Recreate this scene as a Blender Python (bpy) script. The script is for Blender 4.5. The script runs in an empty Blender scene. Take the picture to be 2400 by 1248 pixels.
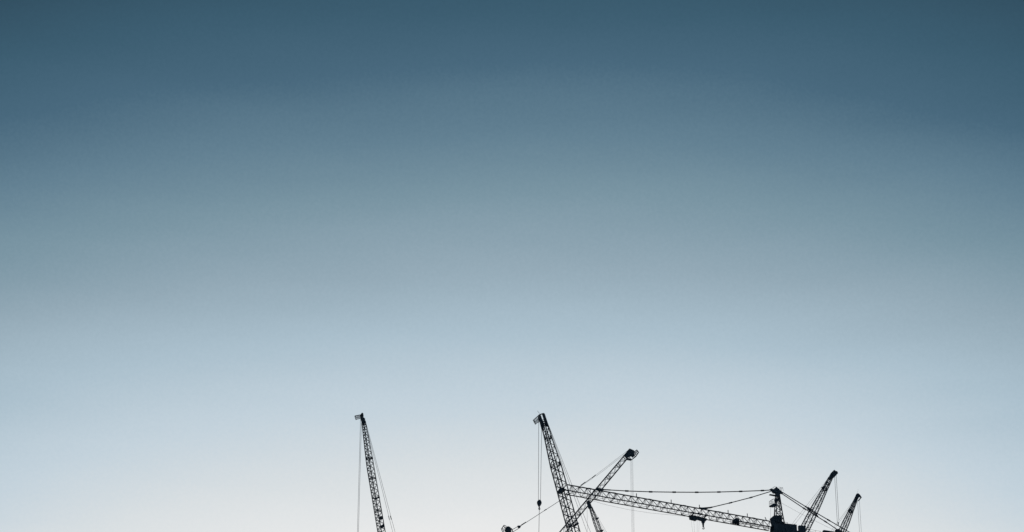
import bpy, bmesh, math
from mathutils import Vector, Matrix

scene = bpy.context.scene
R = math.radians

# ---------------------------------------------------------------- camera
cam_data = bpy.data.cameras.new("camera")
cam = bpy.data.objects.new("camera", cam_data)
scene.collection.objects.link(cam)
cam_data.sensor_width = 36.0
cam_data.lens = 102.075
cam_data.clip_start = 0.5
cam_data.clip_end = 9000.0
cam.location = (0.0, 0.0, 1.7)
cam.rotation_euler = (R(90 + 28.4), 0.0, 0.0)
scene.camera = cam

# ---------------------------------------------------------------- sky (dusk, bright towards the sun behind the cranes)
SUN_ELEV, SUN_ROT = 4.0, 0.0
def lin(c):
    return tuple((x / 255 / 12.92) if x / 255 <= 0.04045 else ((x / 255 + 0.055) / 1.055) ** 2.4 for x in c)

world = bpy.data.worlds.new("World")
scene.world = world
world.use_nodes = True
nt = world.node_tree
nt.nodes.clear()
N = nt.nodes.new
LK = nt.links.new
out = N("ShaderNodeOutputWorld")
tc = N("ShaderNodeTexCoord")
sep = N("ShaderNodeSeparateXYZ")
LK(tc.outputs["Generated"], sep.inputs[0])
def math_node(op, a, b=None):
    m = N("ShaderNodeMath"); m.operation = op
    for i, v in enumerate((a, b)):
        if v is None: continue
        if isinstance(v, (int, float)): m.inputs[i].default_value = v
        else: LK(v, m.inputs[i])
    return m.outputs[0]
hx = math_node('MULTIPLY', sep.outputs[0], sep.outputs[0])
hy = math_node('MULTIPLY', sep.outputs[1], sep.outputs[1])
hl = math_node('SQRT', math_node('MAXIMUM', math_node('ADD', hx, hy), 1e-6))
cosaz = math_node('DIVIDE', sep.outputs[1], hl)
low = math_node('MINIMUM', math_node('MAXIMUM', math_node('SUBTRACT', 0.437, sep.outputs[2]), 0.0), 0.045)
spread = math_node('ADD', 1.24, math_node('MULTIPLY', low, 20.0))
raw = math_node('MULTIPLY', math_node('SUBTRACT', 1.0, cosaz), spread)
away = math_node('MULTIPLY', math_node('SUBTRACT', 1.0, math_node('EXPONENT', math_node('MULTIPLY', raw, -2.0))), 0.5)   # darker away from the sun's side, levelling off
# faint layered haze and fine unevenness of the air
mp = N("ShaderNodeMapping"); mp.inputs["Scale"].default_value = (5.0, 5.0, 26.0)
LK(tc.outputs["Generated"], mp.inputs[0])
nz = N("ShaderNodeTexNoise"); nz.inputs["Scale"].default_value = 1.6; nz.inputs["Detail"].default_value = 3.0; nz.inputs["Roughness"].default_value = 0.5
LK(mp.outputs[0], nz.inputs["Vector"])
haze_var = math_node('MULTIPLY', math_node('SUBTRACT', nz.outputs["Fac"], 0.5), 0.011)
nf = N("ShaderNodeTexNoise"); nf.inputs["Scale"].default_value = 900.0; nf.inputs["Detail"].default_value = 2.0
LK(tc.outputs["Generated"], nf.inputs["Vector"])
fine_var = math_node('MULTIPLY', math_node('SUBTRACT', nf.outputs["Fac"], 0.5), 0.006)
t = math_node('ADD', math_node('ADD', sep.outputs[2], away), math_node('ADD', haze_var, fine_var))
ramp = N("ShaderNodeValToRGB")
ramp.color_ramp.interpolation = 'LINEAR'
STOPS = [
    (0.000, (246, 241, 233)), (0.300, (243, 242, 239)), (0.3958, (233, 235, 236)), (0.4152, (217, 224, 228)),
    (0.4350, (195, 211, 222)), (0.4547, (171, 193, 207)), (0.4761, (147, 170, 184)), (0.4973, (119, 148, 163)),
    (0.5163, (95, 127, 146)), (0.5350, (68, 103, 125)), (0.5527, (53, 90, 111)), (0.5750, (39, 72, 91)),
    (0.6600, (34, 62, 80)), (1.0, (20, 40, 56)),
]
els = ramp.color_ramp.elements
while len(els) < len(STOPS): els.new(0.5)
for e, (p, c) in zip(els, STOPS):
    e.position = p; e.color = (*lin(c), 1.0)
for e, (p, c) in zip(els, STOPS):
    e.position = p; e.color = (*lin(c), 1.0)
LK(t, ramp.inputs[0])
bg1 = N("ShaderNodeBackground"); bg1.inputs[1].default_value = 0.955
LK(ramp.outputs[0], bg1.inputs[0])
sky = N("ShaderNodeTexSky")
sky.sky_type = 'NISHITA'; sky.sun_disc = False
sky.sun_elevation = R(SUN_ELEV); sky.sun_rotation = R(SUN_ROT)
sky.air_density = 1.0; sky.dust_density = 1.5
bg2 = N("ShaderNodeBackground"); bg2.inputs[1].default_value = 0.006
LK(sky.outputs[0], bg2.inputs[0])
add = N("ShaderNodeAddShader")
LK(bg1.outputs[0], add.inputs[0]); LK(bg2.outputs[0], add.inputs[1]); LK(add.outputs[0], out.inputs[0])

# ---------------------------------------------------------------- sun: low, ahead of the camera, behind the cranes
sd = bpy.data.lights.new("sun", 'SUN')
sd.energy = 0.06; sd.angle = R(0.5); sd.color = (1.0, 0.93, 0.85)
sun = bpy.data.objects.new("sun", sd)
scene.collection.objects.link(sun)
sdir = Vector((math.sin(R(SUN_ROT)) * math.cos(R(SUN_ELEV)), math.cos(R(SUN_ROT)) * math.cos(R(SUN_ELEV)), math.sin(R(SUN_ELEV))))
sun.rotation_euler = sdir.to_track_quat('Z', 'Y').to_euler()
sun.location = (0, 300, 400)

scene.render.engine = 'CYCLES'
scene.view_settings.view_transform = 'Standard'
scene.view_settings.look = 'None'
scene.view_settings.exposure = 0.0
scene.view_settings.gamma = 1.0
scene.view_settings.use_curve_mapping = False
scene.render.filter_size = 1.2

# elevation drawings of the cranes in metres: (along the jib's heading, up) from each crane's tip (E: from its tower axis)
PTS = {
 'A': {
  'T': [-34.364, 600.0, 287.208],
  'az': -135,
  'luff': 75.378,
  'L': {982: 0.71, 992: 1.74, 1000: 2.56, 1030: 5.62, 1075: 10.2, 1098: 12.53, 1167: 19.5, 1214: 24.21, 1234: 26.22, 1248: 27.61},
  'head': [(0.1, 0.51), (-0.07, 0.78), (-0.36, 0.71), (-0.51, 0.06), (-0.43, -0.23), (-0.99, -0.42), (-0.98, -0.86), (-0.87, -1.65), (-0.31, -1.83), (0.21, -0.93), (0.19, 0.05)],
  'basket': [(0.35, 0.12), (2.0, -0.7), (1.61, -1.51), (0.38, -0.86)],
  'ropes': [(0.32, -1.08), (0.0, -1.08)],
  'pend': [(-1.32, -1.17), (-11.11, -25.47), (-9.7, -22.33), (-1.29, -1.51), (-10.4, -25.69), (-9.13, -22.51)],
 },
 'B': {
  'T': [6.371, 560.0, 268.275],
  'az': -115,
  'luff': 74.011,
  'L': {985: 1.09, 992: 1.78, 1008: 3.36, 1028: 5.33, 1092: 11.61, 1100: 12.39, 1150: 17.26, 1231: 25.08, 1248: 26.71},
  'head': [(0.66, -0.03), (-0.2, 0.49), (-0.51, 0.56), (-1.25, -1.46), (0.01, -1.76)],
  'hl': [(0.71, 0.06), (0.4, 0.12), (-0.24, -1.56), (-0.38, -3.34), (0.02, -3.42), (0.46, -1.7)],
  'hr': [(-0.05, 0.41), (-0.31, 0.59), (-0.61, 0.47), (-1.3, -1.45), (-1.4, -2.33), (-0.99, -2.41)],
  'basket': [(0.76, -0.15), (2.0, -1.51), (1.47, -2.35), (0.66, -1.69)],
  'ropes': [(0.75, -1.76), (0.06, -3.23)],
  'hook': [(0.67, -19.76), (0.68, -20.64), (0.68, -21.51), (0.69, -22.1)],
  'antenna': [(0.57, 0.29), (1.07, 0.89)],
  'pend': [(-1.3, -1.45), (-10.41, -25.13), (-1.32, -1.39), (-11.22, -24.98)],
 },
 'C': {
  'T': [28.308, 640.0, 296.187],
  'az': 74,
  'luff': 53.25,
  'L': {1070: 1.09, 1077: 2.19, 1100: 5.77, 1146: 12.85, 1180: 18.06, 1230: 25.62, 1248: 28.33},
  'head': [(-1.32, -0.68), (-0.65, 0.26), (0.08, 1.23), (0.35, 1.2), (1.32, 0.87), (1.36, 0.17), (1.51, -0.49), (0.9, -1.02), (0.64, -0.71), (-0.02, -0.91), (-0.57, -1.55)],
  'brk': [(-0.79, -1.74), (-0.41, -1.36), (0.67, -1.5), (1.62, -0.53), (2.4, 0.59), (2.56, 0.5), (1.83, -0.68), (0.5, -1.86), (-0.47, -1.82)],
  'basket': [(1.48, 0.7), (2.01, 1.14), (2.46, 0.54), (1.73, -0.18)],
  'ropes': [(0.31, -1.77), (0.56, -1.63), (0.74, -1.49), (0.94, -1.24)],
  'pend': [(-0.09, 0.9), (-0.76, -0.1), (-8.54, -6.83), (-9.41, -7.66), (-11.15, -9.0), (-12.28, -9.98), (-17.6, -14.63), (-20.91, -17.24), (-21.44, -17.63), (-27.14, -22.05), (-27.77, -22.67)],
  'yoke': [(-28.09, -22.38), (-27.46, -22.3), (-27.14, -22.05), (-27.46, -22.85), (-27.98, -22.8)],
  'fan': [(-29.66, -23.71), (-29.45, -24.23)],
  'afr': [(-31.12, -23.28), (-30.5, -22.77), (-29.87, -22.97), (-29.66, -24.2), (-29.55, -25.06), (-30.91, -25.22)],
  'afl': [(-31.96, -23.6), (-31.54, -22.9), (-31.12, -22.63)],
  'afoot': [(-28.93, -32.99), (-33.6, -33.52)],
  'foot': [(-21.08, -28.2)],
 },
 'D': {
  'T': [20.738, 720.0, 318.444],
  'az': -105,
  'luff': 70.898,
  'L': {1184: 0.76, 1192: 1.79, 1217: 4.97, 1225: 5.99, 1246: 8.65},
  'head': [(0.66, 0.05), (0.23, 0.6), (-0.24, 0.28), (-0.82, -1.29), (-0.45, -1.95), (0.14, -1.77)],
  'ropes': [(0.5, -1.44)],
  'pend': [(-0.82, -1.16), (-4.86, -8.2), (-0.76, -1.54), (-4.38, -8.25)],
 },
 'F': {
  'T': [82.372, 680.0, 309.185],
  'az': 55,
  'luff': 59.763,
  'L': {1112: 0.65, 1121: 2.12, 1148: 6.49, 1150: 6.82, 1178: 11.32, 1195: 14.03, 1213: 16.89, 1240: 21.15},
  'head': [(-1.86, -2.16), (-0.74, -0.31), (0.34, 0.81), (0.69, 0.6), (1.26, 0.63), (1.52, 0.15), (0.59, -0.87), (-0.11, -1.58), (-1.02, -2.29)],
  'ropes': [(0.39, -1.04), (0.95, -0.41)],
  'pend': [(-1.86, -2.09), (-14.54, -17.66), (-1.66, -2.34), (-13.93, -17.92)],
 },
 'G': {
  'T': [93.368, 720.0, 320.328],
  'az': 55,
  'luff': 62.329,
  'L': {1168: 0.81, 1176: 2.12, 1200: 6.03, 1226: 10.23, 1245: 13.28},
  'head': [(-1.66, -1.99), (-0.18, 0.65), (0.29, 0.83), (0.95, 0.49), (0.52, -0.12), (0.0, -1.01), (-0.58, -1.91)],
  'arm': [(0.88, 0.54), (1.48, -0.13), (0.27, -1.44), (0.05, -1.37), (1.09, -0.2), (0.68, 0.3)],
  'ropes': [(-0.03, -1.39), (0.63, -0.72)],
  'antenna': [(0.03, 0.76), (0.48, 2.14)],
  'pend': [(-1.83, -2.22), (-8.03, -10.0), (-1.61, -2.29), (-7.59, -10.13)],
 },
 'E': {
  'O': [63.507, 640.762, 276.336],
  'az': -113.645,
  'root': [(1.9, 0.0)],
  'tip': [(57.11, 0.0)],
  'topend': [(55.56, 2.1), (1.92, 1.95)],
  'posts': [(37.53, 0.3), (28.33, 1.92), (20.84, 3.24), (13.17, 4.59), (7.98, 5.51), (2.98, 6.39)],
  'tie1': [(47.89, 2.33), (46.01, 2.39), (39.91, 3.12), (33.65, 4.02), (27.45, 5.04), (21.43, 6.08), (15.47, 7.21), (9.58, 8.42), (3.64, 9.7), (1.41, 10.24)],
  'tie2': [(19.64, 1.97), (17.8, 2.79), (12.47, 4.94), (6.86, 7.31), (1.43, 9.85)],
  'cat': [(1.76, 10.29), (1.27, 10.66), (0.58, 10.56), (-0.21, 11.37), (-0.49, 11.14), (-1.96, 10.11), (-1.82, 9.75), (0.75, 9.46), (1.19, 9.95)],
  'catrail': [(-0.61, 11.22), (-1.72, 11.25), (-1.85, 10.38)],
  'plat1': [(1.7, 8.96), (-0.91, 9.03)],
  'headL': [(0.08, 8.91), (0.93, 3.3)],
  'headR': [(-0.92, 9.09), (-2.0, 1.81)],
  'blob': [(0.53, 7.94), (0.11, 8.23), (-0.58, 8.25), (-0.43, 7.44), (0.39, 7.35)],
  'plat2': [(1.85, 5.92), (0.3, 6.75)],
  'cage': [(1.79, 7.16), (0.59, 8.04)],
  'slew': [(1.89, 2.69), (1.04, 3.5), (-1.18, 4.0), (-1.22, 2.34), (-2.01, 1.92), (-1.94, -1.74), (2.02, -2.41), (1.9, 0.03), (1.51, 0.99), (1.69, 2.06)],
  'box1': [(-2.01, 1.98), (-5.31, 2.24), (-5.08, -2.09), (-1.78, -2.65)],
  'box2': [(-5.68, 2.19), (-7.72, 2.36), (-7.5, -1.67), (-5.45, -2.02)],
  'box3': [(-12.26, 2.14), (-16.14, 2.25), (-15.92, -1.35), (-12.06, -1.45)],
  'rail': [(-2.15, 2.56), (-2.97, 2.59)],
  'rail2': [(-7.7, 1.91), (-9.1, 1.98), (-12.14, 2.0)],
  'ct1': [(-1.84, 10.21), (-8.24, 7.47), (-14.2, 5.09), (-22.6, 1.79)],
  'ct2': [(-1.82, 9.75), (-7.62, 6.97), (-13.34, 4.52), (-16.31, 3.06)],
  'anch': [(-15.94, 2.88), (-16.67, 3.17), (-17.58, 2.72), (-18.02, 2.12), (-15.88, 1.75)],
  'joint': [(-8.24, 7.47), (-9.26, 6.98)],
  'wire': [(-1.12, 7.45), (-7.75, 5.04), (-15.7, 2.67)],
  'trol': [(23.68, -0.44), (22.99, -0.05), (19.04, -0.29), (19.06, -0.73), (19.53, -1.25), (20.32, -1.2), (21.56, -1.06), (22.02, -1.46), (23.59, -1.35)],
  'hk': [(19.98, -1.11), (20.0, -1.77), (20.01, -2.21), (20.04, -2.87)],
  'tr': [(23.15, -1.55), (22.47, -1.49), (21.56, -1.17), (21.0, -1.23)],
  'winch': [(12.1, 0.15), (11.61, 0.89), (10.91, 1.31), (10.35, 1.0), (10.35, -0.32), (12.23, -0.32)],
  'sag': [(53.08, -0.55), (50.24, -0.97), (45.42, -1.52), (39.79, -1.73), (34.06, -1.59), (24.86, -0.84)],
  'sag2': [(19.17, -0.64), (10.65, -0.76), (1.94, -0.8)],
  'endblk': [(57.76, -0.14), (57.1, 0.95), (56.34, 0.76), (56.45, -0.01), (57.33, -0.49)],
 },
}

# ---------------------------------------------------------------- materials
def material(name, base, rough=0.6, var=0.25, rust=None, metallic=0.0, scale=1.5, spec=0.25):
    m = bpy.data.materials.new(name); m.use_nodes = True
    n = m.node_tree.nodes; l = m.node_tree.links
    b = n["Principled BSDF"]
    b.inputs["Roughness"].default_value = rough
    b.inputs["Metallic"].default_value = metallic
    b.inputs["Specular IOR Level"].default_value = spec
    co = n.new("ShaderNodeTexCoord")
    nz = n.new("ShaderNodeTexNoise"); nz.inputs["Scale"].default_value = scale; nz.inputs["Detail"].default_value = 5.0
    l.new(co.outputs["Object"], nz.inputs["Vector"])
    cr = n.new("ShaderNodeValToRGB")
    cr.color_ramp.elements[0].position = 0.3; cr.color_ramp.elements[1].position = 0.72
    cr.color_ramp.elements[0].color = (*[c * (1 - var) for c in base], 1)
    cr.color_ramp.elements[1].color = (*[c * (1 + var) for c in base], 1)
    l.new(nz.outputs["Fac"], cr.inputs[0])
    col = cr.outputs[0]
    if rust:
        n2 = n.new("ShaderNodeTexNoise"); n2.inputs["Scale"].default_value = scale * 3.1; n2.inputs["Detail"].default_value = 6.0
        l.new(co.outputs["Object"], n2.inputs["Vector"])
        r2 = n.new("ShaderNodeValToRGB"); r2.color_ramp.elements[0].position = 0.6; r2.color_ramp.elements[1].position = 0.7
        l.new(n2.outputs["Fac"], r2.inputs[0])
        mx = n.new("ShaderNodeMix"); mx.data_type = 'RGBA'
        l.new(r2.outputs[0], mx.inputs[0]); l.new(col, mx.inputs[6]); mx.inputs[7].default_value = (*rust, 1)
        col = mx.outputs[2]
    l.new(col, b.inputs["Base Color"])
    return m

STEEL = material("dark_painted_steel", (0.245, 0.24, 0.265), 0.65, 0.3, rust=(0.2, 0.14, 0.11))
PLATE = material("dark_steel_plate", (0.24, 0.235, 0.26), 0.7, 0.25)
ROPE = material("wire_rope", (0.2, 0.2, 0.21), 0.7, 0.2, scale=8)
CONC = material("ballast_concrete", (0.25, 0.25, 0.24), 0.9, 0.2)
GLASS = material("cab_glass", (0.012, 0.017, 0.022), 0.15, 0.05, spec=0.5)
GROUND = material("asphalt_ground", (0.05, 0.05, 0.052), 0.95, 0.35, scale=0.05)

COL = scene.collection

# ---------------------------------------------------------------- mesh helpers
class MB:
    """collects shapes in one mesh (coordinates relative to the thing's base)"""
    def __init__(self): self.v = []; self.f = []
    def add(self, vs, fs):
        o = len(self.v); self.v += [tuple(p) for p in vs]; self.f += [tuple(i + o for i in f) for f in fs]
    def tube(self, p, q, r, n=6, r2=None):
        p = Vector(p); q = Vector(q); d = (q - p)
        if d.length < 1e-6: return
        d.normalize(); r2 = r if r2 is None else r2
        x = d.orthogonal().normalized(); y = d.cross(x)
        vs = []
        for c, rr in ((p, r), (q, r2)):
            for i in range(n):
                a = 2 * math.pi * (i + .5) / n
                vs.append(c + x * (rr * math.cos(a)) + y * (rr * math.sin(a)))
        fs = [(i, (i + 1) % n, n + (i + 1) % n, n + i) for i in range(n)] + [tuple(reversed(range(n))), tuple(range(n, 2 * n))]
        self.add(vs, fs)
    def line(self, pts, r, n=6):
        for a, b in zip(pts[:-1], pts[1:]): self.tube(a, b, r, n)
    def prism(self, poly, off):
        """polygon (3D points) extruded by +-off (vector)"""
        n = len(poly); off = Vector(off)
        vs = [Vector(p) - off for p in poly] + [Vector(p) + off for p in poly]
        fs = [tuple(range(n)), tuple(reversed(range(n, 2 * n)))] + [(i, (i + 1) % n, n + (i + 1) % n, n + i) for i in range(n)]
        self.add(vs, fs)
    def box(self, c, ex, ey, ez):
        c = Vector(c); ex = Vector(ex); ey = Vector(ey); ez = Vector(ez)
        vs = [c + ex * i + ey * j + ez * k for k in (-1, 1) for j in (-1, 1) for i in (-1, 1)]
        self.add(vs, [(0, 2, 3, 1), (4, 5, 7, 6), (0, 1, 5, 4), (2, 6, 7, 3), (0, 4, 6, 2), (1, 3, 7, 5)])
    def lathe(self, c, axis, prof, n=14):
        """profile (radius, height along axis)"""
        c = Vector(c); d = Vector(axis).normalized(); x = d.orthogonal().normalized(); y = d.cross(x)
        o = len(self.v); vs = []
        for r, h in prof:
            for i in range(n):
                a = 2 * math.pi * i / n
                vs.append(c + d * h + x * (r * math.cos(a)) + y * (r * math.sin(a)))
        fs = []
        for k in range(len(prof) - 1):
            for i in range(n):
                j = (i + 1) % n
                fs.append((k * n + i, k * n + j, (k + 1) * n + j, (k + 1) * n + i))
        fs += [tuple(reversed(range(n))), tuple(range((len(prof) - 1) * n, len(prof) * n))]
        self.add(vs, fs)
    def build(self, name, mat, parent=None, kind=None):
        me = bpy.data.meshes.new(name)
        me.from_pydata(self.v, [], self.f); me.update()
        bm = bmesh.new(); bm.from_mesh(me); bmesh.ops.recalc_face_normals(bm, faces=bm.faces[:]); bm.to_mesh(me); bm.free()
        me.materials.append(mat)
        o = bpy.data.objects.new(name, me); COL.objects.link(o); o.parent = parent
        if kind: o["kind"] = kind
        return o

def unit_bar(name, mat, n=6):
    mb = MB(); mb.tube((0, 0, -.5), (0, 0, .5), 1.0, n)
    me = bpy.data.meshes.new(name); me.from_pydata(mb.v, [], mb.f); me.update(); me.materials.append(mat)
    return me
BAR = unit_bar("brace", STEEL)

def bar(name, p, q, r, parent):
    """one straight member, sharing mesh data"""
    p = Vector(p); q = Vector(q); d = q - p
    o = bpy.data.objects.new(name, BAR); COL.objects.link(o); o.parent = parent
    o.matrix_local = Matrix.Translation((p + q) / 2) @ d.to_track_quat('Z', 'Y').to_matrix().to_4x4() @ Matrix.Diagonal((r, r, d.length, 1))
    return o

def thing(name, label, cat, loc, group=None):
    o = bpy.data.objects.new(name, None); COL.objects.link(o)
    o.empty_display_size = 2.0
    o.location = loc; o["label"] = label; o["category"] = cat
    if group: o["group"] = group
    return o

# ---------------------------------------------------------------- ground
g = MB(); S = 6000
g.add([(-S, -S, 0), (S, -S, 0), (S, S, 0), (-S, S, 0)], [(0, 1, 2, 3)])
gr = g.build("ground", GROUND); gr["kind"] = "structure"; gr["label"] = "dark asphalt ground below the cranes"

GROUP = "luffing jib cranes against the sky"

def lattice_mast(root, top, w=2.2, step=3.2):
    """square lattice mast from the ground to height top, centred on the root"""
    m = MB(); h = w / 2; cs = [(h, h), (-h, h), (-h, -h), (h, -h)]
    m.box((0, 0, 0.4), (3, 0, 0), (0, 3, 0), (0, 0, .4))
    for x, y in cs: m.tube((x, y, 0), (x, y, top), 0.13, 4)
    k = 0; z = 0.8
    while z + step < top:
        for i in range(4):
            a = cs[i]; b = cs[(i + 1) % 4]
            if k % 2: a, b = b, a
            m.tube((*a, z), (*b, z + step), 0.07, 4); m.tube((*cs[i], z), (*cs[(i + 1) % 4], z), 0.07, 4)
        z += step; k += 1
    return m.build("mast", STEEL, root)

class Frame:
    """elevation drawing of one crane: s along the jib's heading, z up, b sideways, origin O"""
    def __init__(self, O, az, base):
        a = R(az); self.A = Vector((math.sin(a), math.cos(a), 0)); self.H = Vector((math.cos(a), -math.sin(a), 0))
        self.Z = Vector((0, 0, 1)); self.O = Vector(O) - Vector(base)
    def __call__(self, sz, b=0.0):
        return self.O + self.A * sz[0] + self.Z * sz[1] + self.H * b

def plates(F, poly, b, t, name, root, both=True, mat=None):
    """cheek plates cut to an outline, a pair at +-b with thickness 2t, or one solid of half width b"""
    m = MB()
    if both:
        for s in (-1, 1): m.prism([F(p, s * b) for p in poly], F.H * t)
    else: m.prism([F(p) for p in poly], F.H * b)
    return m.build(name, mat or PLATE, root)

def basket(F, quad, b, root, nvert=4, r=0.045):
    """hanging access basket with rails, outline of four corners in elevation"""
    q = [Vector((p[0], p[1])) for p in quad]
    m = MB()
    e = (q[2] - q[1]) * 0.07
    m.prism([F(p) for p in (q[3], q[2], q[2] - e, q[3] - e)], F.H * b)
    pl = m.build("access_platform", PLATE, root)
    rr = MB()
    for s in (-b, b):
        for i, j in ((0, 1), (1, 2), (3, 0)): rr.tube(F(q[i], s), F(q[j], s), r * 1.35)
        rr.tube(F((q[0] + q[3]) / 2, s), F((q[1] + q[2]) / 2, s), r * .7)
        for k in range(1, nvert):
            f = k / nvert
            rr.tube(F(q[0].lerp(q[1], f), s), F(q[3].lerp(q[2], f), s), r * .8)
    for p, w in ((q[1], 1.3), (q[2], 1.3), ((q[1] + q[2]) / 2, 1)): rr.tube(F(p, -b), F(p, b), r * w)
    rr.build("railing", STEEL, pl)
    return pl

def luffer(key, label, Ltot, prof, P, chord_r, brace_r, *, Lvis, hw=1.0, L0=1.2, phase=0.0, collars=(), struts=False,
           braces_joined=False, double=False, dense=None, nshift=0.0, nshift_end=1.0, mast_w=2.2, pend_ext=1.08):
    d = PTS[key]
    L = R(d['luff']); az = d['az']
    a = R(az); A = Vector((math.sin(a), math.cos(a), 0)); H = Vector((math.cos(a), -math.sin(a), 0))
    D = A * math.cos(L) + Vector((0, 0, math.sin(L))); Nn = Vector((0, 0, math.cos(L))) - A * math.sin(L)
    T = Vector(d['T'])
    foot = T - D * Ltot
    mc = foot - A * 2.2
    base = Vector((mc.x, mc.y, 0))
    root = thing("luffing_crane", label, "crane", base, GROUP)
    F = Frame(T, az, base)
    def J(l, n, h): return (T - base) - D * l + Nn * n + H * h
    def half(l):
        for (l0, w0), (l1, w1) in zip(prof[:-1], prof[1:]):
            if l <= l1: return (w0 + (w1 - w0) * max(0, (l - l0)) / (l1 - l0)) / 2
        return prof[-1][1] / 2
    sg = [(1, 1), (1, -1), (-1, -1), (-1, 1)]
    def C(i, l): w = half(l); return J(l, sg[i][0] * w + nshift * max(0, 1 - l / nshift_end), sg[i][1] * w * hw)
    # jib: head frame mesh carries the members
    m = MB()
    for l in (L0, L0 + .5): 
        for i in range(4): m.tube(C(i, l), C((i + 1) % 4, l), brace_r * 1.1)
    for i in range(4): m.tube(C(i, L0), C(i, L0 + .5), chord_r * 1.15)
    jib = m.build("jib", STEEL, root)
    m = MB(); m.prism([J(Ltot - 1.2, half(Ltot), 0), J(Ltot - 1.2, -half(Ltot), 0), J(Ltot, -.2, 0), J(Ltot, .2, 0)], H * .1)
    m.build("foot_plate", PLATE, jib)
    Ls = [L0] + [l for l, w in prof if L0 < l < Ltot] + [Ltot - 1.2]
    for i in range(4):
        c = MB(); c.line([C(i, l) for l in Ls], chord_r * 1.14); c.tube(C(i, Ls[-1]), J(Ltot, 0, sg[i][1] * .3), chord_r)
        c.build("chord", STEEL, jib)
    low = MB(); k = 0; l = L0 + phase
    while l < Ltot - 1.4:
        l1 = min(l + P / 2, Ltot - 1.3); l2 = min(l + P, Ltot - 1.25)
        for i in range(4):
            j = (i + 1) % 4
            ci, cj = (i, j) if i % 2 == 0 else (j, i)
            mem = [(C(ci, l), C(cj, l1)), (C(cj, l1), C(ci, l2))]
            if struts and i % 2 == 0: mem.append((C(i, l), C(j, l)))
            if i == dense: mem += [(C(cj, l + P * .25), C(ci, l1)), (C(cj, l + P * .25), C(ci, l)), (C(ci, l1), C(cj, l + P * .75)), (C(cj, l + P * .75), C(ci, l2))]
            if double and i % 2 == 0: mem.append((C(i, l1), C(j, l1)))
            for p, q in mem:
                if (q - p).length < .05: continue
                if l < Lvis and not braces_joined: bar("brace", p, q, brace_r, jib)
                else: low.tube(p, q, brace_r, 4)
        l += P
    if low.v: low.build("bracing", STEEL, jib, "stuff")
    for (lc, stub, thick) in collars:
        cm = MB()
        for dl in (-.12, .12):
            for i in range(4): cm.tube(C(i, lc + dl), C((i + 1) % 4, lc + dl), brace_r * thick)
        if stub:
            w = half(lc); cm.box(J(lc, w + stub / 2 - .06, 0), Nn * (stub / 2 + .06), H * (w * hw * .95), D * .13)
        cm.build("section_joint", PLATE, jib)
    # hoist ropes hang plumb from the head
    for p in d['ropes']:
        r = MB(); r.tube(F(p, 0), F((p[0], p[1] - HOIST[key][0]), 0), HOIST[key][1], 5); r.build("hoist_rope", ROPE, root)
    # below the picture: slewing deck, A-frame, cab, ballast, mast
    fz = foot.z - base.z; deck = fz - 1.0
    lattice_mast(root, deck - 1.0, mast_w)
    ft = Vector((0, 0, deck))
    m = MB(); m.lathe(ft - Vector((0, 0, 1.0)), (0, 0, 1), [(1.4, 0), (1.7, .3), (1.7, .6), (1.4, .8)], 20)
    m.box(ft - A * 2.0, A * 5.0, H * 1.3, Vector((0, 0, .22))); m.build("slewing_deck", PLATE, root)
    m = MB()
    for k in range(3): m.box(ft - A * (5.0 + .62 * k) + Vector((0, 0, 1.1)), A * .28, H * 1.25, Vector((0, 0, .85)))
    m.build("counterweight", CONC, root)
    m = MB(); cpos = ft + A * 1.9 + H * 2.0 + Vector((0, 0, .4))
    m.box(cpos, A * .95, H * .65, Vector((0, 0, 1.0))); cab = m.build("operator_cab", PLATE, root)
    m = MB(); m.box(cpos + A * .97 + Vector((0, 0, .25)), A * .03, H * .55, Vector((0, 0, .6))); m.build("window", GLASS, cab)
    for s in (-1, 1):
        m = MB(); m.tube(ft + A * 2.2 + H * .35 * s + Vector((0, 0, .1)), ft + A * 2.2 + H * .32 * s + Vector((0, 0, 1.15)), .15, 6); m.build("jib_bracket", STEEL, root)
    return root, F, J, C, jib, half, ft, A, H, D, Nn

def a_frame(root, ft, A, H, apex, r=0.13):
    """raking gantry legs from the slewing deck to the pendant anchor"""
    m = MB(); m.tube(apex - H * .55, apex + H * .55, r * 1.5, 8); g = m.build("gantry", STEEL, root)
    for s in (-1, 1):
        bar("gantry_leg", ft + A * .6 + H * .9 * s, apex + H * .45 * s, r, g)
        bar("gantry_leg", ft - A * 4.0 + H * .9 * s, apex + H * .45 * s, r, g)

def pendant(F, pts, r, root, conns=(), cr=0.12, bs=None, name="pendant_line"):
    m = MB(); P3 = [F(p, b) for p, b in zip(pts, bs or [0] * len(pts))]
    m.line(P3, r, 5); o = m.build(name, ROPE, root)
    for c0, c1 in conns:
        k = MB(); k.tube(F(c0), F(c1), cr, 6); k.build("connector", PLATE, o)
    return o

def lerp2(p, q, f): return (p[0] + (q[0] - p[0]) * f, p[1] + (q[1] - p[1]) * f)

HOIST = {'A': (70, .038), 'B': (0, .05), 'C': (80, .018), 'D': (50, .025), 'F': (12.6, .045), 'G': (40, .035)}
HOIST['B'] = (0.01, .05)

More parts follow.
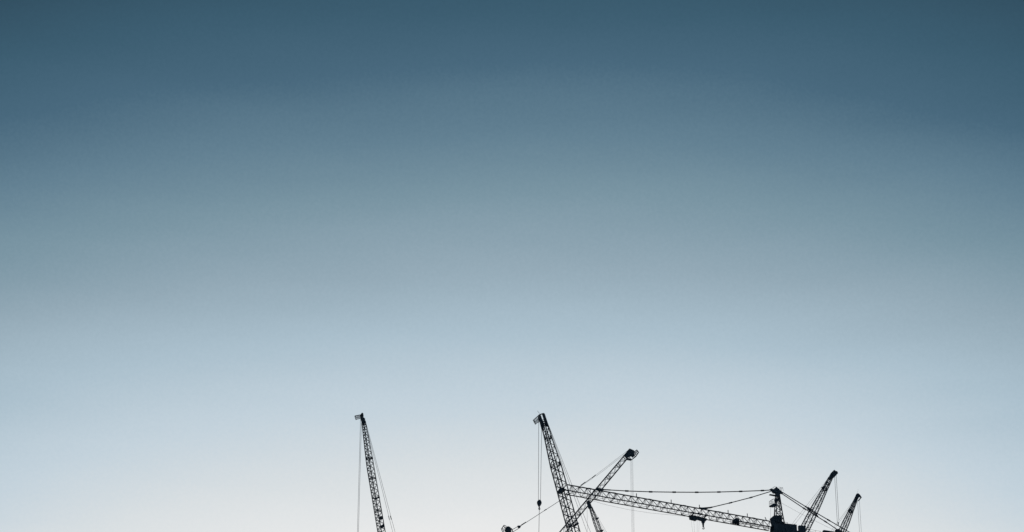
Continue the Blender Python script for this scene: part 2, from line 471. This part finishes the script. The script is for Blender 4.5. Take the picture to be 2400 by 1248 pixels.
# ================================================================ A : leftmost crane
d = PTS['A']; LA = d['L']
root, F, J, C, jib, half, ft, A, H, D, Nn = luffer('A', "thin lattice crane jib standing alone at the far left", 33.0,
    [(1.7, .60), (LA[1075], 1.06), (LA[1098], 1.12), (28, 1.18), (31, 1.18), (33, .8)], 1.30, .09, .052, Lvis=28.2, L0=1.7,
    nshift=.34, nshift_end=12.5, dense=2,
    collars=[(LA[1075], .34, 1.5), (14.9, 0, 1.0), (LA[1167], .24, 1.0), (22.6, 0, 1.0)])
plates(F, d['head'], .08, .05, "jib_head", root)
m = MB()
m.lathe(F((0, .1), -.13), H, [(.3, 0), (.3, .26)], 16); m.build("head_sheave", PLATE, root)
basket(F, d['basket'], .12, root, 5, .05)
PB = d['pend'][0]
m = MB(); m.prism([F(p) for p in ((PB[0] + .35, PB[1] + .5), (PB[0], PB[1] + .1), (PB[0] - .06, PB[1] - .4), (PB[0] + .2, PB[1] - .35))], H * .08); m.build("pendant_bracket", PLATE, root)
for n_, l_ in (("a", LA[1214]), ("b", LA[1234])):
    w = half(l_)
    m = MB(); m.box(J(l_, w, 0), D * .36, H * w * .96, Nn * .03); m.build("rest_platform", PLATE, jib)
p = d['pend']
for k in (0, 3):
    end = lerp2(p[k], p[k + 1], 1.12)
    c = p[k + 2]; u = ((p[k + 1][0] - p[k][0]) * .017, (p[k + 1][1] - p[k][1]) * .017)
    pendant(F, [p[k], end], .036, root, [((c[0] - u[0], c[1] - u[1]), (c[0] + u[0], c[1] + u[1]))], .075)
a_frame(root, ft, A, H, F(lerp2(lerp2(p[0], p[1], 1.12), lerp2(p[3], p[4], 1.12), .5)))
m = MB(); e = F((d['ropes'][0][0] - .15, d['ropes'][0][1] - 70)); m.lathe(e - Vector((0, 0, 1.2)), (0, 0, 1), [(.1, 0), (.3, .3), (.4, .8), (.2, 1.25)]); m.build("hook_block", PLATE, root)

# ================================================================ B : tall near crane with the hanging hook block
d = PTS['B']; LB = d['L']
root, F, J, C, jib, half, ft, A, H, D, Nn = luffer('B', "thick lattice crane jib leaning left with a hook block hanging beside it", 34.0,
    [(1.6, .92), (LB[1028], 1.12), (LB[1092], 1.68), (LB[1248], 1.77), (31.5, 1.8), (34, 1.0)], 2.12, .115, .062, Lvis=27.5, L0=1.6, phase=.4, dense=2,
    collars=[(LB[1028], .05, 1.1), (LB[1092], .05, 1.0), (LB[1231], .35, 1.0)], mast_w=2.6)
for l_, k_ in ((LB[1092] - .3, .24), (LB[1028] - .1, .17)):
    w = half(l_); m = MB(); m.box(J(l_, w - .12, -w + .12), Nn * k_ * .7, H * k_ * .7, D * k_ * 1.3); m.build("joint_block", PLATE, jib)
plates(F, d['hl'], .10, .05, "jib_head", root)
plates(F, d['hr'], .10, .05, "jib_head", root)
m = MB()
for s in (-.12, .12):
    m.tube(F((.55, .05), s), F((-.35, .5), s), .10); m.tube(F((.1, -1.2), s), F((-.75, -.6), s), .05); m.tube(F((.1, -1.2), s), F((-1.1, -1.5), s), .05)
m.tube(F((.5, .05), -.2), F((.5, .05), .2), .08); m.tube(F((-.4, .45), -.2), F((-.4, .45), .2), .08); m.build("head_frame", STEEL, root)
for c in ((.42, -.35), (-.55, .1)):
    m = MB(); m.lathe(F(c, -.1), H, [(.24, 0), (.24, .2)], 16); m.build("head_sheave", PLATE, root)
basket(F, d['basket'], .16, root, 4, .055)
m = MB(); m.tube(F(d['antenna'][0]), F(d['antenna'][1]), .035, 5); m.build("antenna", STEEL, root)
p = d['pend']
for k, b in ((0, -.1), (2, .1)): pendant(F, [p[k], lerp2(p[k], p[k + 1], 1.16)], .036, root)
a_frame(root, ft, A, H, F(lerp2(lerp2(p[0], p[1], 1.16), lerp2(p[2], p[3], 1.16), .5)))
hk = d['hook']
for q, x in zip(d['ropes'], (-.24, .24)):
    m = MB(); m.tube(F(q), F((hk[1][0] - x, hk[1][1] + .25)), .042, 5); m.build("hoist_rope", ROPE, root)
cx, cz = hk[1]; cz += .12; cx += .03
outl = []
for k in range(24):
    a_ = 2 * math.pi * k / 24; x, z = math.cos(a_), math.sin(a_)
    outl.append((cx + .46 * x, cz + .72 * z) if z > 0 else (cx + .46 * x * (1 + .52 * z * abs(z) ** .1), cz + .82 * z))
m = MB(); m.prism([F(q) for q in outl], H * .22)
blk = m.build("hook_block", PLATE, root)
m = MB(); m.lathe(F((cx, cz + .08), -.26), H, [(.36, 0), (.36, .52)], 18); m.build("sheave", PLATE, blk)
m = MB(); m.tube(F((cx, hk[2][1] + .2)), F((cx, hk[2][1] - .1)), .12); 
ring = [F((cx + .14 * math.cos(2 * math.pi * k / 12), hk[2][1] - .28 + .22 * math.sin(2 * math.pi * k / 12))) for k in range(13)]
m.line(ring, .1, 6); m.build("hook", PLATE, blk)
m = MB(); m.tube(F((cx, hk[3][1] + .15)), F((cx + .22, hk[3][1] - 9)), .05, 5); m.tube(F((cx + .22, hk[3][1] - 9)), F((cx + .3, hk[3][1] - 26)), .045, 5); m.build("sling_line", ROPE, root)

# ================================================================ C : crane leaning right, anchor gantry at bottom left
d = PTS['C']; LC = d['L']
root, F, J, C, jib, half, ft, A, H, D, Nn = luffer('C', "crane jib leaning right behind the horizontal jib, basket at its raised tip", 35.6,
    [(1.9, 1.02), (LC[1146], 1.12), (32, 1.12), (35.6, .7)], 2.16, .12, .055, Lvis=29.2, L0=1.6, phase=.1, hw=.98, double=True,
    collars=[(4.3 * k + .2, 0, 1.25) for k in range(1, 8)])
plates(F, d['head'], .10, .06, "jib_head", root)
plates(F, d['brk'], .10, .05, "head_bracket", root)
m = MB()
for s in (-.16, .16):
    m.tube(F((.0, -.95), s), F((.55, -1.6), s), .06); m.tube(F((-.3, -1.4), s), F((.2, -.9), s), .05)
m.build("bracket_stay", STEEL, root)
for c in ((.25, .75), (.75, -.2)):
    m = MB(); m.lathe(F(c, -.2), H, [(.26, 0), (.26, .4)], 18); m.build("head_sheave", PLATE, root)
basket(F, d['basket'], .12, root, 2, .06)
p = d['pend']
u = lambda a_, b_, f: lerp2(a_, b_, f)
for s, k in ((.12, 0), (-.12, 1)):
    pendant(F, [p[k], (p[2][0] + .1 * k, p[2][1] - .3 * k)], .028, root)
pl_ = pendant(F, [p[2], p[6], p[10]], .06, root, [(p[2], p[3]), (p[4], p[5]), (p[7], p[8]), (lerp2(p[9], p[7], .18), p[9])], .12)
pendant(F, [(q[0] + .05, q[1] - .16) for q in (p[3], p[5])], .03, root)
plates(F, d['yoke'], .12, .1, "pendant_yoke", root)
for q, s in zip(d['fan'], ((-28.05, -22.55), (-27.6, -22.85))):
    pendant(F, [s, q], .07, root)
ax = (-30.4, -23.6)
m = MB(); m.lathe(F(ax, -.3), H, [(.72, 0), (.72, .6)], 20); m.lathe(F((-30.3, -24.5), -.25), H, [(.62, 0), (.62, .5)], 20); gh = m.build("gantry_head", PLATE, root)
m = MB()
for s in (-.35, .35):
    m.line([F((-30.9, -23.0), s), F((-31.5, -22.75), s), F((-31.95, -23.5), s), F((-31.2, -25.2), s)], .09)
    m.tube(F((-31.4, -23.3), s), F((-30.7, -24.6), s), .07)
m.build("gantry_guard", STEEL, gh)
for s in (-.5, .5):
    bar("gantry_leg", F((-29.7, -23.4), s), F((-27.6, -29.2), s), .12, gh)
    bar("gantry_leg", F((-31.1, -24.4), s), F((-28.6, -29.2), s), .11, gh)
m = MB(); m.box(F((-28.2, -29.3)), A * 2.2, H * 1.0, Vector((0, 0, .25))); m.build("gantry_base", PLATE, root)

# ================================================================ D : small dark crane low behind
d = PTS['D']; LD = d['L']
root, F, J, C, jib, half, ft, A, H, D, Nn = luffer('D', "small dark distant crane jib under the crossing of the larger jibs", 25.0,
    [(1.5, .62), (LD[1217], 1.0), (LD[1225], 1.1), (23, 1.15), (25, .7)], 1.0, .10, .05, Lvis=9.5, L0=1.5, hw=.85, braces_joined=True,
    collars=[(LD[1217], .55, 1.0), (LD[1246], .5, 1.2)])
plates(F, d['head'], .10, .06, "jib_head", root)
m = MB(); m.lathe(F((.1, .1), -.15), H, [(.32, 0), (.32, .3)], 16); m.build("head_sheave", PLATE, root)
p = d['pend']
for k in (0, 2): pendant(F, [p[k], lerp2(p[k], p[k + 1], 2.45)], .03, root)
a_frame(root, ft, A, H, F(lerp2(lerp2(p[0], p[1], 2.45), lerp2(p[2], p[3], 2.45), .5)))
e = F((d['ropes'][0][0], d['ropes'][0][1] - 50)); m = MB(); m.lathe(e - Vector((0, 0, 1.0)), (0, 0, 1), [(.1, 0), (.3, .3), (.35, .8), (.1, 1.05)]); m.build("hook_block", PLATE, root)

# ================================================================ F, G : the two cranes at the right
for key, label, Ltot, prof, Pp, coll, ext in (
    ('F', "taller of the two right-hand crane jibs, rising above the tower crane's rear ties", 27.5,
     [(2.0, .72), (6.8, 1.0), (11.3, 1.36), (16.9, 1.66), (24, 1.74), (27.5, .9)], 2.55, [(6.4, .38, 1.5), (6.1, .3, 1.2), (4.3, 0, 1.2)], 1.12),
    ('G', "shortest crane jib at the far right, thin antenna on its tip", 22.5,
     [(2.0, .64), (6.0, .92), (10.2, 1.3), (19, 1.38), (22.5, .8)], 2.2, [(6.0, .28, 1.4), (5.6, .2, 1.2), (3.8, 0, 1.0)], 1.75)):
    d = PTS[key]
    root, F, J, C, jib, half, ft, A, H, D, Nn = luffer(key, label, Ltot, prof, Pp, .12, .05, Lvis={'F': 22.6, 'G': 14}[key], L0=2.0, hw=.98, struts=True, collars=coll)
    plates(F, d['head'], .10, .06, "jib_head", root)
    m = MB(); m.lathe(F((.55, .1), -.16), H, [(.36, 0), (.36, .32)], 18); m.build("head_sheave", PLATE, root)
    m = MB(); m.lathe(F((-.6, -.95), -.16), H, [(.4, 0), (.4, .32)], 18); m.build("head_sheave", PLATE, root)
    if key == 'G':
        m = MB(); m.tube(F((.15, -1.4)), F((-.35, -1.55)), .09); m.build("bracket_stay", STEEL, root)
        plates(F, d['arm'], .08, .05, "head_bracket", root)
        m = MB(); m.tube(F(d['antenna'][0]), F(d['antenna'][1]), .018, 5); m.build("antenna", STEEL, root)
    p = d['pend']
    for k in (0, 2): pendant(F, [p[k], lerp2(p[k], p[k + 1], ext)], .028, root)
    a_frame(root, ft, A, H, F(lerp2(lerp2(p[0], p[1], ext), lerp2(p[2], p[3], ext), .5)))
    drop = HOIST[key][0]; q0, q1 = d['ropes']
    e = F(((q0[0] + q1[0]) / 2, min(q0[1], q1[1]) - drop)); m = MB(); m.lathe(e - Vector((0, 0, .9)), (0, 0, 1), [(.05, 0), (.1, .2), (.16, .5), (.14, .9)]); m.build("hook_block", PLATE, root)
# ================================================================ E : horizontal tower crane
d = PTS['E']
O = Vector(d['O']); base = Vector((O.x, O.y, 0))
root = thing("tower_crane", "horizontal tower crane with long lattice jib, tie bars and rear counter-jib", "crane", base)
F = Frame(O, d['az'], base); A, H, Z = F.A, F.H, F.Z
W, HT = 2.27, 1.98                       # jib section: width at the bottom, height
def near(s): return F((s, 0), W / 2)
def far(s): return F((s, 0), -W / 2)
def top(s): return F((s, HT), 0)
s0, s1 = 1.9, 57.1
# which side is near: +H points towards the camera when H.y < 0
if H.y > 0: near, far = far, near
m = MB(); m.prism([F(p) for p in d['endblk']], H * .35); m.box(F((56.6, .15)), A * .5, H * (W / 2), Z * .12)
jib = m.build("jib", PLATE, root)
for fn, r, e0, e1 in ((top, .15, s0 + .1, 55.5), (near, .135, s0, s1), (far, .125, s0, s1)):
    c = MB(); c.tube(fn(e0), fn(e1), r); c.build("chord", STEEL, jib)
s = 2.05; k = 0
while s < 55.6:
    pitch = 1.80 + .0022 * s
    a_, b_ = max(s0, s - pitch / 2), s + pitch / 2
    for fn, r in ((near, .075), (far, .055)):
        for e in (a_, b_):
            if e > s1: continue
            bar("brace", top(s), fn(e), r, jib)
    if k % 2 == 0: bar("brace", near(a_), far(min(b_, s1)), .048, jib)
    else: bar("brace", far(a_), near(min(b_, s1)), .048, jib)
    bar("cross_strut", near(a_), far(a_), .035, jib)
    s += pitch; k += 1
for e in (near(s1 - .1), far(s1 - .1)): bar("brace", top(55.4), e, .07, jib)
for s in (6.4, 15.6, 24.8, 33.9, 43.2, 49.5):     # bolted section joints
    m = MB(); m.box(top(s) + Z * .02, A * .42, H * .13, Z * .13); m.tube(top(s - .2), near(s + .5), .045); m.tube(top(s - .2), far(s + .5), .04)
    m.build("section_joint", PLATE, jib)
    bar("joint_strut", near(s + .5), far(s + .5), .05, jib)
for x in (37.4, 28.3, 20.85, 13.2, 8.05):
    bar("lifeline_post", top(x), top(x) + Z * .95, .10, jib)
bar("lifeline_post", top(2.9), top(2.9) + Z * .85 + A * .35, .10, jib)
# catwalk inside the jib root, winch
m = MB()
for off, z in ((-.35, .28), (.35, .28)): m.tube(F((s0, z), off), F((11.4, z), off), .075)
for k in range(8): m.tube(F((2.6 + k * 1.15, .28), -.35), F((2.6 + k * 1.15, .28), .35), .05)
m.build("catwalk", PLATE, root)
m = MB(); m.prism([F(p) for p in d['winch']], H * .18); wn = m.build("trolley_winch", PLATE, root)
m = MB(); m.lathe(F((11.0, .5), -.4), H, [(.36, 0), (.36, .8)], 16); m.build("drum", STEEL, wn)
# trolley with its hook block parked under the jib
m = MB(); m.prism([F(p) for p in d['trol']], H * .12)
for s in (-W / 2, W / 2): m.box(F((21.4, -.05), s), A * 2.0, H * .06, Z * .1)
for x in (19.7, 21.2, 23.1): m.tube(F((x, -.2), -W / 2), F((x, -.2), W / 2), .08)
tr = m.build("trolley", PLATE, root)
for x in (19.8, 21.0, 21.8, 23.0):
    for s in (-W / 2, W / 2):
        m = MB(); m.lathe(F((x, .1), s - .12), H, [(.2, 0), (.2, .24)], 12); m.build("wheel", STEEL, tr)
m = MB(); m.lathe(F((22.6, -.55), -.2), H, [(.45, 0), (.45, .4)], 16); m.build("sheave", STEEL, tr)
m = MB(); m.line([F((22.9, -.2), .8), F((21.9, .9), .5)], .09); m.line([F((20.3, -.1), .8), F((18.8, .7), .5)], .07); m.line([F((21.0, 0), .8), F((20.1, .8), .5)], .07); m.build("trolley_stay", STEEL, tr)
m = MB(); m.prism([F(p) for p in ((20.4, -.9), (19.55, -.8), (19.58, -1.5), (19.78, -1.75), (19.8, -2.15), (20.2, -2.15), (20.24, -1.75), (20.45, -1.4))], H * .1)
hb = m.build("hook_block", PLATE, root)
m = MB(); m.tube(F((20.0, -2.0)), F((20.0, -2.65)), .2, 8)
hp = [(20.02 + .26 * math.cos(a_), -2.88 + .26 * math.sin(a_)) for a_ in [math.pi * (.5 + k * .155) for k in range(10)]]
m.line([F(p) for p in hp], .1, 6); m.build("hook", PLATE, hb)
for (sx, sz), (ex, dz) in zip(d['tr'], ((22.55, -12), (22.25, -12), (21.75, -12), (21.4, -12))):
    m = MB(); m.tube(F((sx, sz + .3)), F((ex, sz - 5.5)), .016, 5); m.build("hoist_rope", ROPE, root)
m = MB(); m.lathe(F((22.0, -8.2)), (0, 0, 1), [(.1, 0), (.4, .4), (.5, 1.2), (.45, 1.6)]); m.build("lower_hook_block", PLATE, root)
for key, r in (('sag', .024), ('sag2', .016)):
    m = MB(); m.line([F(p, -.3) for p in d[key]], r, 5); m.build("trolley_rope", ROPE, root)
# tie bars
def tie(pts, r, thick0, name="tie_bar"):
    m = MB(); m.line([F(p) for p in pts], r); o = m.build(name, STEEL, root)
    for a_, b_, c_ in zip(pts[:-2], pts[1:-1], pts[2:]):
        v = Vector((c_[0] - a_[0], c_[1] - a_[1])).normalized()
        q = MB(); q.tube(F((b_[0] - v.x * .42, b_[1] - v.y * .42)), F((b_[0] + v.x * .42, b_[1] + v.y * .42)), thick0); q.build("coupling", PLATE, o)
    return o
t1 = tie(d['tie1'][1:], .12, .21)
q = MB(); q.tube(F(d['tie1'][0]), F(d['tie1'][1]), .24); q.tube(F(d['tie1'][1]), F(lerp2(d['tie1'][1], d['tie1'][2], .3)), .15); q.build("fork", PLATE, t1)
t2 = tie(d['tie2'], .12, .19)
q = MB(); q.tube(F((20.6, 2.1)), F(d['tie2'][1]), .17); q.tube(F((20.9, 2.15)), F((19.2, 2.15)), .2); q.build("fork", PLATE, t2)
ct = []
for key, b in (('ct1', .0), ('ct2', .0)):
    ct.append(tie(d[key], .115, .18, "rear_tie_bar"))
q = MB(); q.tube(F((-8.6, 7.25)), F((-9.4, 6.85)), .36, 8); q.tube(F((-9.0, 6.95), .25), F((-11.2, 6.2), .25), .1); q.tube(F((-8.9, 6.55)), F((-11.1, 5.6)), .1)
q.tube(F((-10.6, 6.05)), F((-11.3, 5.45)), .22); q.build("spreader", PLATE, ct[0])
m = MB(); m.line([F(p) for p in d['wire']], .024, 5); m.build("stay_wire", ROPE, root)
# tower head
m = MB(); m.prism([F(p) for p in d['cat']], H * .13); ch = m.build("cat_head", PLATE, root)
m = MB(); m.lathe(F((.2, 10.2), -.25), H, [(.5, 0), (.5, .5)], 18); m.build("sheave", STEEL, ch)
m = MB()
for b in (-.4, .4):
    m.line([F(p, b) for p in d['catrail']], .04); m.line([F((.9, 10.7), b), F((.6, 11.15), b), F((0, 11.1), b)], .035); m.tube(F((-1.15, 11.2), b), F((-1.2, 10.5), b), .03)
m.tube(F(d['catrail'][1], -.4), F(d['catrail'][1], .4), .04); m.tube(F((-.7, 10.85), .4), F((-1.7, 10.8), .4), .03); m.build("railing", STEEL, ch)
m = MB(); m.prism([F(p) for p in ((1.75, 8.88), (1.75, 9.03), (-.85, 9.12), (-.85, 8.85))], H * .28); hp_ = m.build("head_platform", PLATE, root)
LT, LBm, RT, RB = (-.05, 9.4), (.55, 1.9), (-.82, 9.4), (-1.45, 1.9)
m = MB(); m.box(F((-.45, 9.35)), A * .5, H * .35, Z * .25); th = m.build("tower_head", PLATE, root)
def leg(side, b, f):
    t_, b_ = (LT, LBm) if side < 0 else (RT, RB)
    return F(lerp2(t_, b_, f), b * (.32 + .40 * f))
for side in (-1, 1):
    for b in (-1, 1): bar("leg", leg(side, b, 0), leg(side, b, 1), .115, th)
fs = [0, .13, .26, .4, .55, .7, .85, 1.0]
for k, (f0, f1) in enumerate(zip(fs[:-1], fs[1:])):
    for (sa, ba), (sb, bb) in (((-1, -1), (-1, 1)), ((-1, 1), (1, 1)), ((1, 1), (1, -1)), ((1, -1), (-1, -1))):
        if k % 2: (sa, ba), (sb, bb) = (sb, bb), (sa, ba)
        bar("brace", leg(sa, ba, f0), leg(sb, bb, f1), .065, th)
        bar("brace", leg(sa, ba, f1), leg(sb, bb, f1), .065, th)
bar("back_stay", F((-.85, 8.8)), F((-2.05, 1.9)), .11, th)
m = MB(); m.prism([F(p) for p in d['blob']], H * .14); m.build("sheave_box", PLATE, root)
m = MB(); m.prism([F(p) for p in ((1.88, 5.75), (1.85, 6.05), (.9, 6.75), (-.1, 6.75), (.2, 6.2), (.8, 5.85))], H * .24); lp = m.build("ladder_platform", PLATE, root)
m = MB()
for b in (-.22, .22):
    m.line([F((1.85, 5.9), b), F((1.8, 7.2), b), F((1.2, 7.75), b), F((.55, 8.05), b)], .04)
    m.tube(F((1.3, 6.3), b), F((1.2, 7.75), b), .03); m.tube(F((1.82, 6.6), b), F((.6, 7.1), b), .03); m.tube(F((1.8, 7.2), b), F((.5, 7.4), b), .025)
m.tube(F((1.8, 7.2), -.22), F((1.8, 7.2), .22), .03); m.build("cage", STEEL, lp)
m = MB(); m.tube(F((1.35, 6.0), .5), F((1.5, 3.0), .5), .02, 5); m.build("ladder_line", ROPE, root)
# slewing unit and cab
m = MB(); m.prism([F(p) for p in d['slew']], H * .3); sl = m.build("slewing_unit", PLATE, root)
m = MB(); m.box(F((1.1, -.6), 1.35 if H.y < 0 else -1.35), A * .9, H * .55, Z * .95); cab = m.build("operator_cab", PLATE, root)
m = MB(); m.box(F((2.03, -.4), 1.35 if H.y < 0 else -1.35), A * .03, H * .48, Z * .6); m.build("window", GLASS, cab)
# counter-jib with machinery and ballast
m = MB()
for b in (-.95, .95): m.box(F((-12.0, -.75), b), A * 11.2, H * .12, Z * .28)
m.box(F((-12.0, -.55)), A * 11.2, H * .9, Z * .04); cj = m.build("counter_jib", STEEL, root)
for k in range(9): bar("cross_beam", F((-2.4 - 2.4 * k, -.8), -.9), F((-2.4 - 2.4 * k, -.8), .9), .09, cj)
def block(poly, b, name, mat):
    m = MB(); m.prism([F(p) for p in poly], H * b); return m.build(name, mat, root)
eb = block(((-1.95, 2.0), (-5.14, 2.2), (-5.14, -.5), (-1.95, -.5)), .35, "electrical_cabinet", PLATE)
wb = block(((-5.80, 2.16), (-7.55, 2.28), (-7.55, -.5), (-5.80, -.5)), .35, "hoist_winch_housing", PLATE)
cb = block(((-12.5, 2.1), (-16.0, 2.2), (-16.0, -.5), (-12.5, -.5)), .35, "machinery_housing", PLATE)
m = MB()
for k in range(4): m.box(F((-18.6 - .95 * k, .2)), A * .42, H * .85, Z * 1.3)
m.build("ballast", CONC, root)
m = MB(); m.box(F((-5.5, .1)), A * .5, H * .3, Z * .6); m.build("cable_duct", PLATE, root)
m = MB()
m.line([F((-2.2, 2.0), .3), F((-2.2, 2.6), .3), F((-3.0, 2.65), .3), F((-3.0, 2.3), .3)], .04)
m.tube(F((-5.0, 2.2), 0), F((-4.55, 2.5), 0), .05); m.build("cabinet_rail", STEEL, root)
rl = MB(); rl.tube(F((-7.9, 2.0), .55), F((-12.3, 2.0), .55), .03); rl.tube(F((-7.9, 1.5), .55), F((-12.3, 1.5), .55), .03)
wr = rl.build("walkway_rail", STEEL, root)
for x in (-8.3, -9.2, -10.7, -12.0): bar("rail_post", F((x, -.5), .55), F((x, 2.05), .55), .032, wr)
m = MB(); m.prism([F(p) for p in d['anch']], H * .25); m.tube(F((-16.6, -.5), .6), F((-16.6, 2.8), .2), .12); m.tube(F((-16.6, -.5), -.6), F((-16.6, 2.8), -.2), .12); m.build("tie_anchor", PLATE, root)
m = MB(); m.box(F((-22.4, .6), 0), A * .25, H * .3, Z * 1.2); m.build("tie_anchor", PLATE, root)
lattice_mast(root, O.z - 2.2, 2.4)
